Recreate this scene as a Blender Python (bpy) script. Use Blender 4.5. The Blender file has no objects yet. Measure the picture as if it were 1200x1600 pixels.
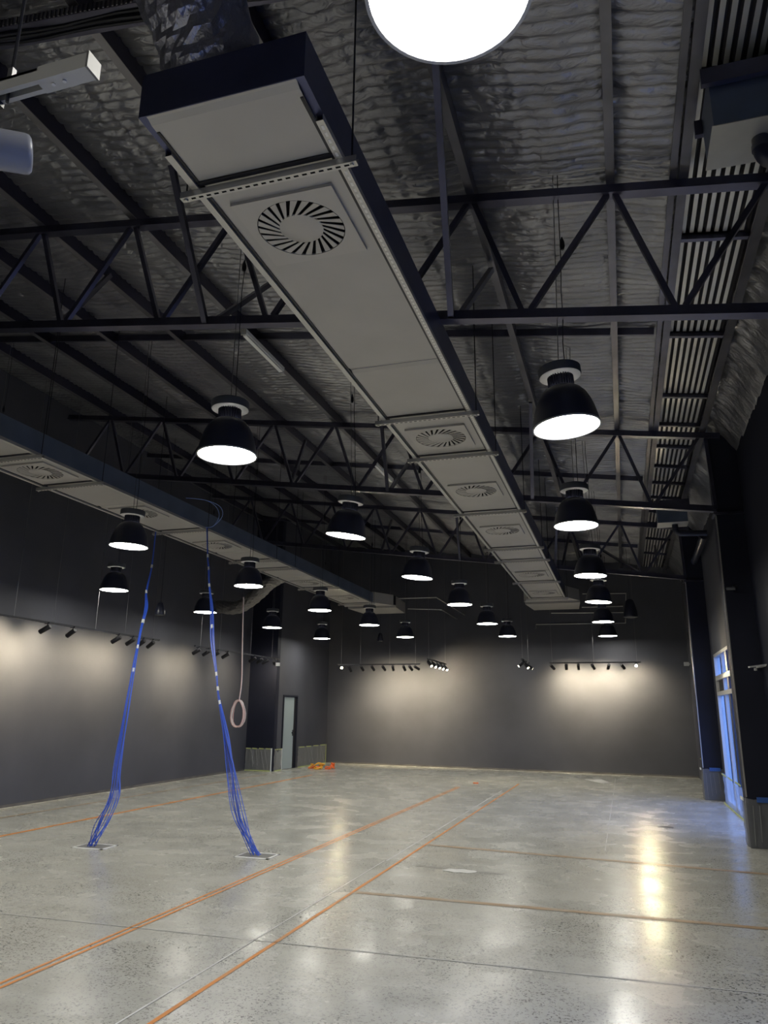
import bpy, math, random
import numpy as np
from mathutils import Vector, Matrix

scn = bpy.context.scene
# ---------------------------------------------------------------- camera
pitch, roll, yaw = (math.radians(a) for a in (14.98869, .61486, -17.44272))
fw = Vector((math.sin(yaw)*math.cos(pitch), math.cos(yaw)*math.cos(pitch), math.sin(pitch)))
r0 = Vector((math.cos(yaw), -math.sin(yaw), 0)); u0 = r0.cross(fw)
rt = math.cos(roll)*r0 + math.sin(roll)*u0
up = -math.sin(roll)*r0 + math.cos(roll)*u0
cam = bpy.data.cameras.new('camera'); co = bpy.data.objects.new('camera', cam)
scn.collection.objects.link(co)
m = Matrix((rt, up, -fw)).transposed().to_4x4(); m.translation = (0, 0, 1.65)
co.matrix_world = m
cam.sensor_fit = 'VERTICAL'; cam.sensor_height = 36; cam.lens = 1167.06/1600*36
cam.clip_start = .02; cam.clip_end = 300
scn.camera = co
# ---------------------------------------------------------------- world
w = bpy.data.worlds.new('world'); scn.world = w; w.use_nodes = True
nt = w.node_tree; bg = nt.nodes['Background']
tc = nt.nodes.new('ShaderNodeTexCoord'); sp = nt.nodes.new('ShaderNodeSeparateXYZ')
cr = nt.nodes.new('ShaderNodeValToRGB')
nt.links.new(tc.outputs['Generated'], sp.inputs[0]); nt.links.new(sp.outputs['Z'], cr.inputs[0])
nt.links.new(cr.outputs[0], bg.inputs[0])
cr.color_ramp.elements[0].position = 0; cr.color_ramp.elements[0].color = (.24, .38, .92, 1)
cr.color_ramp.elements[1].position = .7; cr.color_ramp.elements[1].color = (.16, .30, .88, 1)
bg.inputs[1].default_value = 5.4
# ---------------------------------------------------------------- view
scn.view_settings.view_transform = 'Standard'; scn.view_settings.look = 'None'
scn.view_settings.gamma = 1; scn.view_settings.use_curve_mapping = False
scn.view_settings.exposure = 0.0
LAMP = 46.0          # emission of the high bay diffusers
SPOT = 95.0          # watt of a track spotlight
C = scn.collection
random.seed(4); rng = np.random.default_rng(3)

# ---------------------------------------------------------------- helpers
class MB:
    def __init__(s): s.v = []; s.f = []
    def quad(s, a, b, c, d):
        n = len(s.v); s.v += [tuple(a), tuple(b), tuple(c), tuple(d)]; s.f.append((n, n+1, n+2, n+3)); return s
    def box(s, x0, x1, y0, y1, z0, z1):
        n = len(s.v)
        s.v += [(x, y, z) for z in (z0, z1) for y in (y0, y1) for x in (x0, x1)]
        s.f += [tuple(n+i for i in q) for q in ((0, 2, 3, 1), (4, 5, 7, 6), (0, 1, 5, 4), (2, 6, 7, 3), (0, 4, 6, 2), (1, 3, 7, 5))]
        return s
    def bar(s, a, b, wd, ht, up=(0, 0, 1)):
        a = Vector(a); b = Vector(b); d = (b-a).normalized(); u = Vector(up)
        if abs(d.dot(u)) > .98: u = Vector((0, 1, 0))
        sx = d.cross(u).normalized()*wd/2; sy = sx.cross(d).normalized()*ht/2
        n = len(s.v)
        for p in (a, b): s.v += [tuple(p-sx-sy), tuple(p+sx-sy), tuple(p+sx+sy), tuple(p-sx+sy)]
        s.f += [tuple(n+i for i in q) for q in ((0, 1, 2, 3), (7, 6, 5, 4), (0, 4, 5, 1), (1, 5, 6, 2), (2, 6, 7, 3), (3, 7, 4, 0))]
        return s
    def tube(s, pts, r, k=8, caps=True):
        pts = [Vector(p) for p in pts]; n0 = len(s.v); N = len(pts)
        rs = r if isinstance(r, (list, tuple)) else [r]*N
        ref = None
        for i, p in enumerate(pts):
            d = (pts[min(i+1, N-1)]-pts[max(i-1, 0)])
            d = d.normalized() if d.length > 1e-9 else Vector((0, 0, 1))
            if ref is None: ref = Vector((1, 0, 0)) if abs(d.x) < .8 else Vector((0, 1, 0))
            sx = (ref - d*ref.dot(d)).normalized(); sy = d.cross(sx); ref = sx
            for j in range(k):
                a = 2*math.pi*j/k; s.v.append(tuple(p+(sx*math.cos(a)+sy*math.sin(a))*rs[i]))
        for i in range(N-1):
            for j in range(k):
                a = n0+i*k+j; b = n0+i*k+(j+1) % k; s.f.append((a, b, b+k, a+k))
        if caps:
            s.f.append(tuple(n0+j for j in reversed(range(k)))); s.f.append(tuple(n0+(N-1)*k+j for j in range(k)))
        return s
    def lathe(s, prof, k=32, c=(0, 0, 0)):
        n0 = len(s.v)
        for r, z in prof:
            for j in range(k):
                a = 2*math.pi*j/k; s.v.append((c[0]+r*math.cos(a), c[1]+r*math.sin(a), c[2]+z))
        for i in range(len(prof)-1):
            for j in range(k):
                a = n0+i*k+j; b = n0+i*k+(j+1) % k; s.f.append((a, b, b+k, a+k))
        return s
    def mesh(s, name, mat, smooth=False, bevel=0):
        me = bpy.data.meshes.new(name); me.from_pydata(s.v, [], s.f)
        if mat: me.materials.append(mat)
        if smooth:
            me.polygons.foreach_set('use_smooth', [True]*len(me.polygons))
            try: me.set_sharp_from_angle(angle=math.radians(40))
            except Exception: pass
        me.update(); return me

def link(name, me, parent=None, loc=None):
    o = bpy.data.objects.new(name, me); C.objects.link(o)
    if parent: o.parent = parent
    if loc: o.location = loc
    return o
def obj(name, mb, mat, parent=None, smooth=False, loc=None): return link(name, mb.mesh(name, mat, smooth), parent, loc)
def tag(o, label, cat, group=None):
    o['label'] = label; o['category'] = cat
    if group: o['group'] = group
    return o
def thing(name, loc, label, cat, group=None, rz=0):
    o = link(name, None, None, loc); o.rotation_euler.z = rz; return tag(o, label, cat, group)
def struct(name, mb, mat, smooth=False):
    o = obj(name, mb, mat, None, smooth); o['kind'] = 'structure'; return o
def stuff(o): o['kind'] = 'stuff'; return o
ORD = ['first', 'second', 'third', 'fourth', 'fifth', 'sixth', 'seventh', 'eighth', 'ninth']

# ---------------------------------------------------------------- materials
def mat(name, col, rough=.5, metal=0, spec=.5, bump=None, var=None, coat=0):
    M = bpy.data.materials.new(name); M.use_nodes = True; t = M.node_tree; b = t.nodes['Principled BSDF']
    b.inputs['Base Color'].default_value = (*col, 1); b.inputs['Roughness'].default_value = rough
    b.inputs['Metallic'].default_value = metal; b.inputs['Specular IOR Level'].default_value = spec
    b.inputs['Coat Weight'].default_value = coat
    T = t.nodes.new('ShaderNodeTexCoord')
    if var:     # (scale, amount) colour mottling
        n = t.nodes.new('ShaderNodeTexNoise'); n.inputs['Scale'].default_value = var[0]; n.inputs['Detail'].default_value = 5
        t.links.new(T.outputs['Object'], n.inputs['Vector'])
        r = t.nodes.new('ShaderNodeValToRGB'); a = var[1]
        r.color_ramp.elements[0].position = .3; r.color_ramp.elements[1].position = .7
        r.color_ramp.elements[0].color = (*[c*(1-a) for c in col], 1); r.color_ramp.elements[1].color = (*[c*(1+a) for c in col], 1)
        t.links.new(n.outputs['Fac'], r.inputs[0]); t.links.new(r.outputs[0], b.inputs['Base Color'])
    if bump:    # (scale, strength, distance)
        n = t.nodes.new('ShaderNodeTexNoise'); n.inputs['Scale'].default_value = bump[0]; n.inputs['Detail'].default_value = 6
        t.links.new(T.outputs['Object'], n.inputs['Vector'])
        u = t.nodes.new('ShaderNodeBump'); u.inputs['Strength'].default_value = bump[1]; u.inputs['Distance'].default_value = bump[2]
        t.links.new(n.outputs['Fac'], u.inputs['Height']); t.links.new(u.outputs[0], b.inputs['Normal'])
    return M
def emit(name, col, s):
    M = bpy.data.materials.new(name); M.use_nodes = True; t = M.node_tree; t.nodes.clear()
    e = t.nodes.new('ShaderNodeEmission'); e.inputs[0].default_value = (*col, 1); e.inputs[1].default_value = s
    o = t.nodes.new('ShaderNodeOutputMaterial'); t.links.new(e.outputs[0], o.inputs[0]); return M
def film(name, col, alpha, rough=.25):
    M = mat(name, col, rough, bump=(9, .6, .03)); t = M.node_tree; b = t.nodes['Principled BSDF']
    o = t.nodes['Material Output']; tr = t.nodes.new('ShaderNodeBsdfTransparent'); mx = t.nodes.new('ShaderNodeMixShader')
    mx.inputs[0].default_value = alpha; tl = t.nodes.new('ShaderNodeBsdfTranslucent'); tl.inputs[0].default_value = (*col, 1)
    m2 = t.nodes.new('ShaderNodeMixShader'); m2.inputs[0].default_value = .45; t.links.new(b.outputs[0], m2.inputs[1]); t.links.new(tl.outputs[0], m2.inputs[2])
    t.links.new(tr.outputs[0], mx.inputs[1]); t.links.new(m2.outputs[0], mx.inputs[2]); t.links.new(mx.outputs[0], o.inputs[0])
    return M

STEEL = mat('black_steel', (.12, .12, .165), .33, metal=.9, var=(3, .2))
PURL = mat('grey_purlin_steel', (.22, .215, .235), .38, metal=.85, var=(2, .25))
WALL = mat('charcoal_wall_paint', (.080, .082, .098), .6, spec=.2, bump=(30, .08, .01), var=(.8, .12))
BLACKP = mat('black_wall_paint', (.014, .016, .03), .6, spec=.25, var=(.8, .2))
DUCTB = mat('duct_bounce_lit_grey', (.45, .437, .415), .42, metal=.35, var=(1.6, .06), bump=(2.2, .15, .02))  # bottom made paler than the casing, floor bounce light put into the colour
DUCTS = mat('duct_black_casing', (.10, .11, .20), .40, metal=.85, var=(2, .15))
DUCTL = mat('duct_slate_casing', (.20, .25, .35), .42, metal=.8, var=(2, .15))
RAIL = mat('duct_rail_steel', (.55, .54, .52), .35, metal=.7)
BLACKM = mat('black_metal', (.008, .009, .016), .4, spec=.5)
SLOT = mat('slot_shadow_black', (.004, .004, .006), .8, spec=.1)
SLOTW = mat('slot_bare_zinc', (.85, .83, .78), .35)
DIFF = mat('diffuser_plate_paint', (.47, .455, .43), .42, metal=.35)
SHADE = mat('lamp_shade_black', (.020, .023, .042), .35, spec=.5)
FIN = mat('heat_sink_black', (.006, .007, .018), .5)
CAPG = mat('lamp_cap_grey', (.45, .45, .44), .4)
ENDG = mat('track_end_grey', (.16, .16, .16), .5)
CAPD = mat('lamp_cap_dark', (.06, .065, .075), .5)
HEADM = mat('spot_head_black', (.02, .02, .024), .6, spec=.2)
WIRE = mat('black_wire', (.02, .02, .03), .5)
WIREG = mat('grey_wire', (.16, .16, .17), .4, metal=.5)
WHITE = mat('white_enamel', (.62, .62, .62), .4)
WHITEB = mat('bright_white_enamel', (.9, .9, .88), .35)
ALU = mat('window_aluminium', (.62, .61, .57), .35, metal=.3)
ALUD = mat('window_dark_frame', (.03, .035, .05), .4)
BLUE = mat('blue_cable_sheath', (.045, .13, .70), .35)
BLUED = mat('dark_blue_cable_sheath', (.03, .07, .42), .35)
PINK = mat('pink_cable_sheath', (.66, .42, .40), .4)
PALE = mat('pale_cable_sheath', (.72, .66, .66), .4)
TIE = mat('white_tape', (.8, .82, .8), .5)
YTAPE = mat('yellow_green_tape', (.50, .56, .22), .5)
BTAPE = mat('blue_masking_tape', (.04, .12, .42), .5)
ORANGE = mat('orange_webbing', (.85, .16, .03), .5)
YELLOW = mat('yellow_webbing', (.85, .42, .04), .5)
PLAST = film('clear_plastic_film', (.62, .63, .61), .5)
PLASTG = film('grey_plastic_film', (.33, .34, .37), .75)
CREASE = film('plastic_crease', (.75, .76, .74), .55)
DOORM = mat('pale_grey_door_paint', (.36, .43, .44), .45)
GLOW = emit('lamp_diffuser_glow', (1, .97, .87), LAMP)
SGLOW = emit('spot_lens_glow', (1, .88, .66), 16)
FGLOW = emit('spot_lens_glow_bright', (1, .86, .58), 60)
ASPH = mat('outside_paving', (.10, .11, .13), .7, var=(2, .2))
SKIRT = mat('wall_foot_dust', (.10, .095, .09), .7, var=(3, .4))
COPPER = mat('flex_duct_foil', (.34, .33, .31), .3, metal=.75, bump=(14, .9, .03))
FLEXD = mat('flex_duct_foil_dark', (.40, .40, .46), .30, metal=.8, bump=(11, .9, .04))

def foil_mat():
    M = bpy.data.materials.new('roof_foil'); M.use_nodes = True; t = M.node_tree; b = t.nodes['Principled BSDF']
    L = t.links.new; T = t.nodes.new('ShaderNodeTexCoord')
    b.inputs['Metallic'].default_value = .7; b.inputs['Roughness'].default_value = .30
    n1 = t.nodes.new('ShaderNodeTexNoise'); n1.inputs['Scale'].default_value = 1.3; n1.inputs['Detail'].default_value = 6
    L(T.outputs['Object'], n1.inputs['Vector'])
    r = t.nodes.new('ShaderNodeValToRGB'); r.color_ramp.elements[0].position = .3; r.color_ramp.elements[1].position = .72
    r.color_ramp.elements[0].color = (.215, .218, .245, 1); r.color_ramp.elements[1].color = (.41, .41, .43, 1)
    L(n1.outputs['Fac'], r.inputs[0]); L(r.outputs[0], b.inputs['Base Color'])
    mp = t.nodes.new('ShaderNodeMapping'); mp.inputs['Scale'].default_value = (7, 16, 7)
    L(T.outputs['Object'], mp.inputs[0])
    n2 = t.nodes.new('ShaderNodeTexNoise'); n2.inputs['Scale'].default_value = 1; n2.inputs['Detail'].default_value = 4; n2.inputs['Distortion'].default_value = 1.2
    L(mp.outputs[0], n2.inputs['Vector'])
    v = t.nodes.new('ShaderNodeTexVoronoi'); v.inputs['Scale'].default_value = 5; v.feature = 'DISTANCE_TO_EDGE'
    L(T.outputs['Object'], v.inputs['Vector'])
    a = t.nodes.new('ShaderNodeMath'); a.operation = 'MULTIPLY_ADD'; a.inputs[1].default_value = .35
    L(v.outputs['Distance'], a.inputs[0]); L(n2.outputs['Fac'], a.inputs[2])
    u = t.nodes.new('ShaderNodeBump'); u.inputs['Strength'].default_value = .55; u.inputs['Distance'].default_value = .03
    L(a.outputs[0], u.inputs['Height']); L(u.outputs[0], b.inputs['Normal'])
    return M
FOIL = foil_mat()

def floor_mat():
    M = bpy.data.materials.new('polished_concrete'); M.use_nodes = True; t = M.node_tree; b = t.nodes['Principled BSDF']
    L = t.links.new; T = t.nodes.new('ShaderNodeTexCoord')
    def noise(sc, det, vec=None, dist=0, rough=.5):
        n = t.nodes.new('ShaderNodeTexNoise'); n.inputs['Scale'].default_value = sc; n.inputs['Detail'].default_value = det
        n.inputs['Distortion'].default_value = dist; n.inputs['Roughness'].default_value = rough
        L(vec or T.outputs['Object'], n.inputs['Vector']); return n.outputs['Fac']
    def ramp(f, p0, c0, p1, c1):
        r = t.nodes.new('ShaderNodeValToRGB'); e = r.color_ramp.elements
        e[0].position = p0; e[1].position = p1; e[0].color = (*c0, 1); e[1].color = (*c1, 1); L(f, r.inputs[0]); return r.outputs[0]
    def mix(f, a, c, mode='MIX'):
        x = t.nodes.new('ShaderNodeMix'); x.data_type = 'RGBA'; x.blend_type = mode
        if isinstance(f, float): x.inputs[0].default_value = f
        else: L(f, x.inputs[0])
        L(a, x.inputs[6])
        if isinstance(c, tuple): x.inputs[7].default_value = (*c, 1)
        else: L(c, x.inputs[7])
        return x.outputs[2]
    base = ramp(noise(.8, 8, rough=.62), .22, (.35, .345, .30), .78, (.53, .525, .475))
    mp = t.nodes.new('ShaderNodeMapping'); mp.inputs['Scale'].default_value = (1.2, 3.2, 1); L(T.outputs['Object'], mp.inputs[0])
    cloud = ramp(noise(1.3, 9, mp.outputs[0], .25, .68), .34, (0, 0, 0), .86, (.8, .8, .8))
    base = mix(cloud, base, (.60, .60, .56))
    # aggregate flecks, denser in patches
    v = t.nodes.new('ShaderNodeTexVoronoi'); v.inputs['Scale'].default_value = 48; v.inputs['Randomness'].default_value = 1
    wv = t.nodes.new('ShaderNodeVectorMath'); wv.operation = 'ADD'
    nn = t.nodes.new('ShaderNodeTexNoise'); nn.inputs['Scale'].default_value = 45; L(T.outputs['Object'], nn.inputs['Vector'])
    sc_ = t.nodes.new('ShaderNodeVectorMath'); sc_.operation = 'SCALE'; sc_.inputs['Scale'].default_value = .05
    L(nn.outputs['Color'], sc_.inputs[0]); L(T.outputs['Object'], wv.inputs[0]); L(sc_.outputs[0], wv.inputs[1]); L(wv.outputs[0], v.inputs['Vector'])
    fle = ramp(v.outputs['Distance'], .30, (1, 1, 1), .42, (0, 0, 0))
    pat = ramp(noise(1.0, 6, rough=.6), .36, (.25, .25, .25), .58, (1, 1, 1))
    mul = t.nodes.new('ShaderNodeMath'); mul.operation = 'MULTIPLY'; L(fle, mul.inputs[0]); L(pat, mul.inputs[1])
    fine = noise(26, 3); fr = ramp(fine, .40, (0, 0, 0), .50, (1, 1, 1))
    mu2 = t.nodes.new('ShaderNodeMath'); mu2.operation = 'MULTIPLY'; L(mul.outputs[0], mu2.inputs[0]); L(fr, mu2.inputs[1])
    base = mix(mu2.outputs[0], base, (.085, .085, .08))
    L(base, b.inputs['Base Color'])
    L(ramp(noise(1.7, 6), .3, (.17,)*3, .7, (.34,)*3), b.inputs['Roughness'])
    b.inputs['Specular IOR Level'].default_value = .5
    u = t.nodes.new('ShaderNodeBump'); u.inputs['Strength'].default_value = .12; u.inputs['Distance'].default_value = .01
    L(noise(9, 4), u.inputs['Height']); L(u.outputs[0], b.inputs['Normal'])
    return M
FLOOR = floor_mat()
def tape_mat(name, c0, c1, sc=2.5, p=(.45, .7)):
    M = mat(name, c0, .45); t = M.node_tree; b = t.nodes['Principled BSDF']
    T = t.nodes.new('ShaderNodeTexCoord'); n = t.nodes.new('ShaderNodeTexNoise'); n.inputs['Scale'].default_value = sc; n.inputs['Detail'].default_value = 6
    r = t.nodes.new('ShaderNodeValToRGB'); r.color_ramp.elements[0].position = p[0]; r.color_ramp.elements[1].position = p[1]
    r.color_ramp.elements[0].color = (*c0, 1); r.color_ramp.elements[1].color = (*c1, 1)
    t.links.new(T.outputs['Object'], n.inputs['Vector']); t.links.new(n.outputs['Fac'], r.inputs[0]); t.links.new(r.outputs[0], b.inputs['Base Color'])
    return M
T_OR = tape_mat('orange_floor_line', (.72, .26, .035), (.50, .24, .08))
T_BR = tape_mat('worn_brown_floor_line', (.36, .24, .13), (.40, .35, .28), 4)
T_WH = tape_mat('chalk_white_line', (.72, .72, .70), (.48, .47, .45), 3)
T_GR = tape_mat('faint_joint_line', (.44, .44, .42), (.60, .59, .57), 3)
T_DK = tape_mat('dark_joint_line', (.22, .22, .22), (.34, .33, .31), 3)

def zt(x): return 5.87-.137*x       # centre of the top chords
def zb(x): return 4.74-.135*x       # centre of the bottom chords

# ================================================================ SETTING
lw = lambda y: -9.92-.0257*y if y < 20.3 else -10.47          # left wall line
ew = lambda x: 23.27-.118*x                                    # end wall line
YB = -4.5
struct('floor', MB().box(-10.8, 1.95, YB-.15, 24.8, -.15, 0), FLOOR)
mb = MB(); a, b_ = (lw(YB), YB), (-10.47, 20.3)
mb.v = [(a[0], a[1], 0), (b_[0], b_[1], 0), (b_[0], b_[1], 7.6), (a[0], a[1], 7.6), (a[0]-.15, a[1], 0), (b_[0]-.15, b_[1], 0), (b_[0]-.15, b_[1], 7.6), (a[0]-.15, a[1], 7.6)]
mb.f = [(0, 1, 2, 3), (5, 4, 7, 6), (0, 3, 7, 4), (1, 5, 6, 2), (3, 2, 6, 7), (0, 4, 5, 1)]
struct('wall_left', mb, WALL)
struct('wall_alcove', MB().box(-10.62, -9.6, 20.3, 20.5, 0, 7.6), BLACKP)
# far part of the left wall with the doorway (y 20.80 .. 21.84)
D0, D1, DH = 20.86, 21.80, 2.06
mb = MB(); mb.box(-9.75, -9.6, 20.5, D0-.05, 0, 7.6); mb.box(-9.75, -9.6, D1+.05, 24.45, 0, 7.6); mb.box(-9.75, -9.6, D0-.05, D1+.05, DH+.05, 7.6)
struct('wall_left_far', mb, WALL)
mb = MB(); x0, x1 = -9.8, 2.0
mb.v = [(x0, ew(x0), 0), (x1, ew(x1), 0), (x1, ew(x1), 7.6), (x0, ew(x0), 7.6), (x0, ew(x0)+.15, 0), (x1, ew(x1)+.15, 0), (x1, ew(x1)+.15, 7.6), (x0, ew(x0)+.15, 7.6)]
mb.f = [(1, 0, 3, 2), (4, 5, 6, 7), (0, 4, 7, 3), (1, 2, 6, 5), (3, 7, 6, 2), (0, 1, 5, 4)]
struct('wall_end', mb, WALL)
struct('wall_back', MB().box(-10.6, 1.95, YB-.15, YB, 0, 7.6), WALL)
W0, W1, WH = 12.45, 16.85, 2.85
V0, V1 = .4, 4.2      # shopfront of the near bay, beside the camera
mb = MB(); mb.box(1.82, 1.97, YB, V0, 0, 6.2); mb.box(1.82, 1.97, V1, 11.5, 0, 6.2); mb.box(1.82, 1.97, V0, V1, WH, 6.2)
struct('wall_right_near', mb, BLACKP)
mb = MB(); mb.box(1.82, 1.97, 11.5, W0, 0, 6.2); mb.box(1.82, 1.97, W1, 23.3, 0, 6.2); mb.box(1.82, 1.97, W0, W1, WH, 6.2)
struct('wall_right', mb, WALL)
# chalky strip along the foot of the walls
mb = MB(); mb.v = [(a[0]+.004, a[1], 0), (b_[0]+.004, b_[1], 0), (b_[0]+.004, b_[1], .05), (a[0]+.004, a[1], .05), (a[0]+.012, a[1], 0), (b_[0]+.012, b_[1], 0)]
mb.f = [(0, 1, 2, 3), (4, 5, 2, 3)]
struct('baseboard_left', mb, SKIRT)
mb = MB(); mb.v = [(-9.6, ew(-9.6)-.004, .05), (1.8, ew(1.8)-.004, .05), (1.8, ew(1.8)-.012, 0), (-9.6, ew(-9.6)-.012, 0)]; mb.f = [(0, 1, 2, 3)]
struct('baseboard_end', mb, SKIRT)
EDGE = tape_mat('unpolished_floor_edge', (.78, .76, .70), (.55, .53, .48), 5)
mb = MB(); mb.v = [(a[0]+.015, a[1], .002), (a[0]+.05, a[1], .002), (b_[0]+.06, b_[1], .002), (b_[0]+.015, b_[1], .002)]; mb.f = [(0, 1, 2, 3)]
struct('trim_1', mb, EDGE)
mb = MB(); mb.v = [(-9.58, ew(-9.58)-.015, .002), (-9.58, ew(-9.58)-.13, .002), (1.8, ew(1.8)-.10, .002), (1.8, ew(1.8)-.015, .002)]; mb.f = [(0, 1, 2, 3)]
struct('trim_2', mb, EDGE)
struct('outside_ground', MB().box(1.97, 30, -10, 40, -.3, -.12), ASPH)

# ---- door in the far left wall
d = link('door_1', None); d['kind'] = 'structure'; d.location = (-9.6, (D0+D1)/2, 0)
h = (D1-D0)/2
obj('door_frame', MB().box(-.1, .03, -h-.05, -h, 0, DH+.05).box(-.1, .03, h, h+.05, 0, DH+.05).box(-.1, .03, -h, h, DH, DH+.05), BLACKP, d)
lf = obj('door_leaf', MB().box(-.055, -.015, -h+.01, h-.13, .01, DH-.01), DOORM, d)
obj('door_backing', MB().box(-.16, -.145, -h-.1, h+.1, 0, DH+.1), BLACKM, d)
obj('door_stop', MB().box(-.07, .0, h-.13, h, .0, DH-.01), BLACKM, d)
obj('door_handle', MB().box(-.015, .035, h-.25, h-.14, 1.0, 1.03).box(-.016, .0, h-.2, h-.15, .93, 1.1), BLACKM, d)

# ---- window in the right wall: a tall shopfront behind the near column
wn = link('window_1', None); wn['kind'] = 'structure'; wn.location = (1.86, 0, 0)
def fr(name, *bx, mt=ALU):
    mb = MB()
    for q in bx: mb.box(*q)
    return obj(name, mb, mt, wn)
fr('window_frame', (-.05, .06, W0, W0+.06, 0, WH), (-.05, .06, W1-.07, W1, 0, WH), (-.05, .06, W0, W1, WH-.06, WH), (-.05, .06, W0, W1, 0, .06))
fr('mullion', (-.04, .05, 15.68, 15.75, .06, WH-.06)); fr('mullion', (-.04, .05, 14.92, 15.16, .06, WH-.06), mt=ALUD)
fr('mullion', (-.04, .05, 13.55, 13.62, .06, WH-.06))
fr('transom', (-.05, .05, W0+.06, W1-.07, 2.33, 2.42)); fr('transom', (-.05, .05, W0+.06, W1-.07, 2.03, 2.11))
fr('spandrel_panel', (.0, .02, 15.75, W1-.07, 2.11, 2.33), mt=BLACKM)
GL = bpy.data.materials.new('window_glass'); GL.use_nodes = True; t = GL.node_tree; t.nodes.clear()
tr = t.nodes.new('ShaderNodeBsdfTransparent'); tr.inputs[0].default_value = (.80, .88, .95, 1)
gs = t.nodes.new('ShaderNodeBsdfGlossy'); gs.inputs['Roughness'].default_value = .02
mx = t.nodes.new('ShaderNodeMixShader'); mx.inputs[0].default_value = .08; oo = t.nodes.new('ShaderNodeOutputMaterial')
t.links.new(tr.outputs[0], mx.inputs[1]); t.links.new(gs.outputs[0], mx.inputs[2]); t.links.new(mx.outputs[0], oo.inputs[0])
ys = [W0+.06, 13.55, 13.62, 14.92, 15.16, 15.68, 15.75, W1-.07]
for i in range(0, 8, 2):
    for z0, z1 in ((.06, 2.03), (2.11, 2.33), (2.42, WH-.06)):
        obj('pane', MB().box(.005, .013, ys[i], ys[i+1], z0, z1), GL, wn)

w2 = link('window_2', None); w2['kind'] = 'structure'; w2.location = (1.86, 0, 0)
for q in ((V0, V0+.06), (V1-.06, V1), (2.62, 2.70)):
    obj('mullion', MB().box(-.05, .06, q[0], q[1], 0, WH), ALU, w2)
for q in ((0, .06), (2.05, 2.12), (WH-.06, WH)):
    obj('transom', MB().box(-.05, .06, V0+.06, V1-.06, q[0], q[1]), ALU, w2)
for ya, yb in ((V0+.06, 2.62), (2.70, V1-.06)):
    for za, zc in ((.06, 2.05), (2.12, WH-.06)): obj('pane', MB().box(.005, .013, ya, yb, za, zc), GL, w2)

# ---- roof: foil blanket between the purlins, with real pillows and creases
ce = link('ceiling', None); ce['kind'] = 'structure'
PX = [.18-1.17*k for k in range(-1, 10)]        # purlins on the panel points of the trusses
def vnoise(X, Y, s, seed):
    g = np.random.default_rng(seed).random((400, 400)); x = X*s+180; y = Y*s+60
    xi = np.floor(x).astype(int) % 399; yi = np.floor(y).astype(int) % 399; fx = x-np.floor(x); fy = y-np.floor(y)
    fx = fx*fx*(3-2*fx); fy = fy*fy*(3-2*fy)
    return (g[xi, yi]*(1-fx)+g[xi+1, yi]*fx)*(1-fy)+(g[xi, yi+1]*(1-fx)+g[xi+1, yi+1]*fx)*fy
def grid(name, xs, ys, zf, mt, parent, smooth=True):
    X, Y = np.meshgrid(xs, ys); Z = zf(X, Y); nx, ny = len(xs), len(ys)
    co_ = np.stack([X, Y, Z], -1).reshape(-1, 3)
    i = np.arange(nx-1)[None, :]+np.arange(ny-1)[:, None]*nx
    F = np.stack([i, i+nx, i+nx+1, i+1], -1).reshape(-1, 4)
    me = bpy.data.meshes.new(name); me.vertices.add(len(co_)); me.vertices.foreach_set('co', co_.astype(np.float32).ravel())
    me.loops.add(F.size); me.loops.foreach_set('vertex_index', F.astype(np.int32).ravel())
    me.polygons.add(len(F)); me.polygons.foreach_set('loop_start', (np.arange(len(F))*4).astype(np.int32))
    if smooth: me.polygons.foreach_set('use_smooth', np.ones(len(F), bool))
    me.update(calc_edges=True); me.materials.append(mt)
    return link(name, me, parent)
def foilz(X, Y):
    base = zt(X)+.215
    wob = (vnoise(X, Y, 1.4, 1)-.5)*.16
    ph = (Y+wob)/.105
    ridge = 1-np.abs(np.sin(np.pi*ph))**.45              # sharp creases running across, soft pillows between
    cell = vnoise(X*.7, np.floor(ph)*.61, 2.3, 5)
    z = base+ridge*.040*(.35+cell)
    # crumpled bands where the blanket rolls end
    band = np.exp(-((np.mod(Y-4.75, 5.85)-0)/.38)**2)+np.exp(-((np.mod(Y-4.75, 5.85)-5.85)/.38)**2)
    z += (np.abs(vnoise(X, Y, 9, 7)-.5)*.05+np.abs(vnoise(X, Y, 19, 8)-.5)*.03)*band
    z += (np.abs(vnoise(X, Y, 4, 9)-.5)*.03)*(.3+vnoise(X, Y, .5, 11))+(vnoise(X, Y, 14, 12)-.5)*.007
    u = np.mod(X-.18, 1.17)/1.17
    z -= .035*np.sin(np.pi*u)                            # sag between the purlins
    seam = np.exp(-((u-.5)/.012)**2); z += seam*.012
    return z
grid('foil_blanket', np.arange(-10.62, .775, .045), np.arange(YB-.1, 24.7, .0175), foilz, FOIL, ce)
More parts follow.
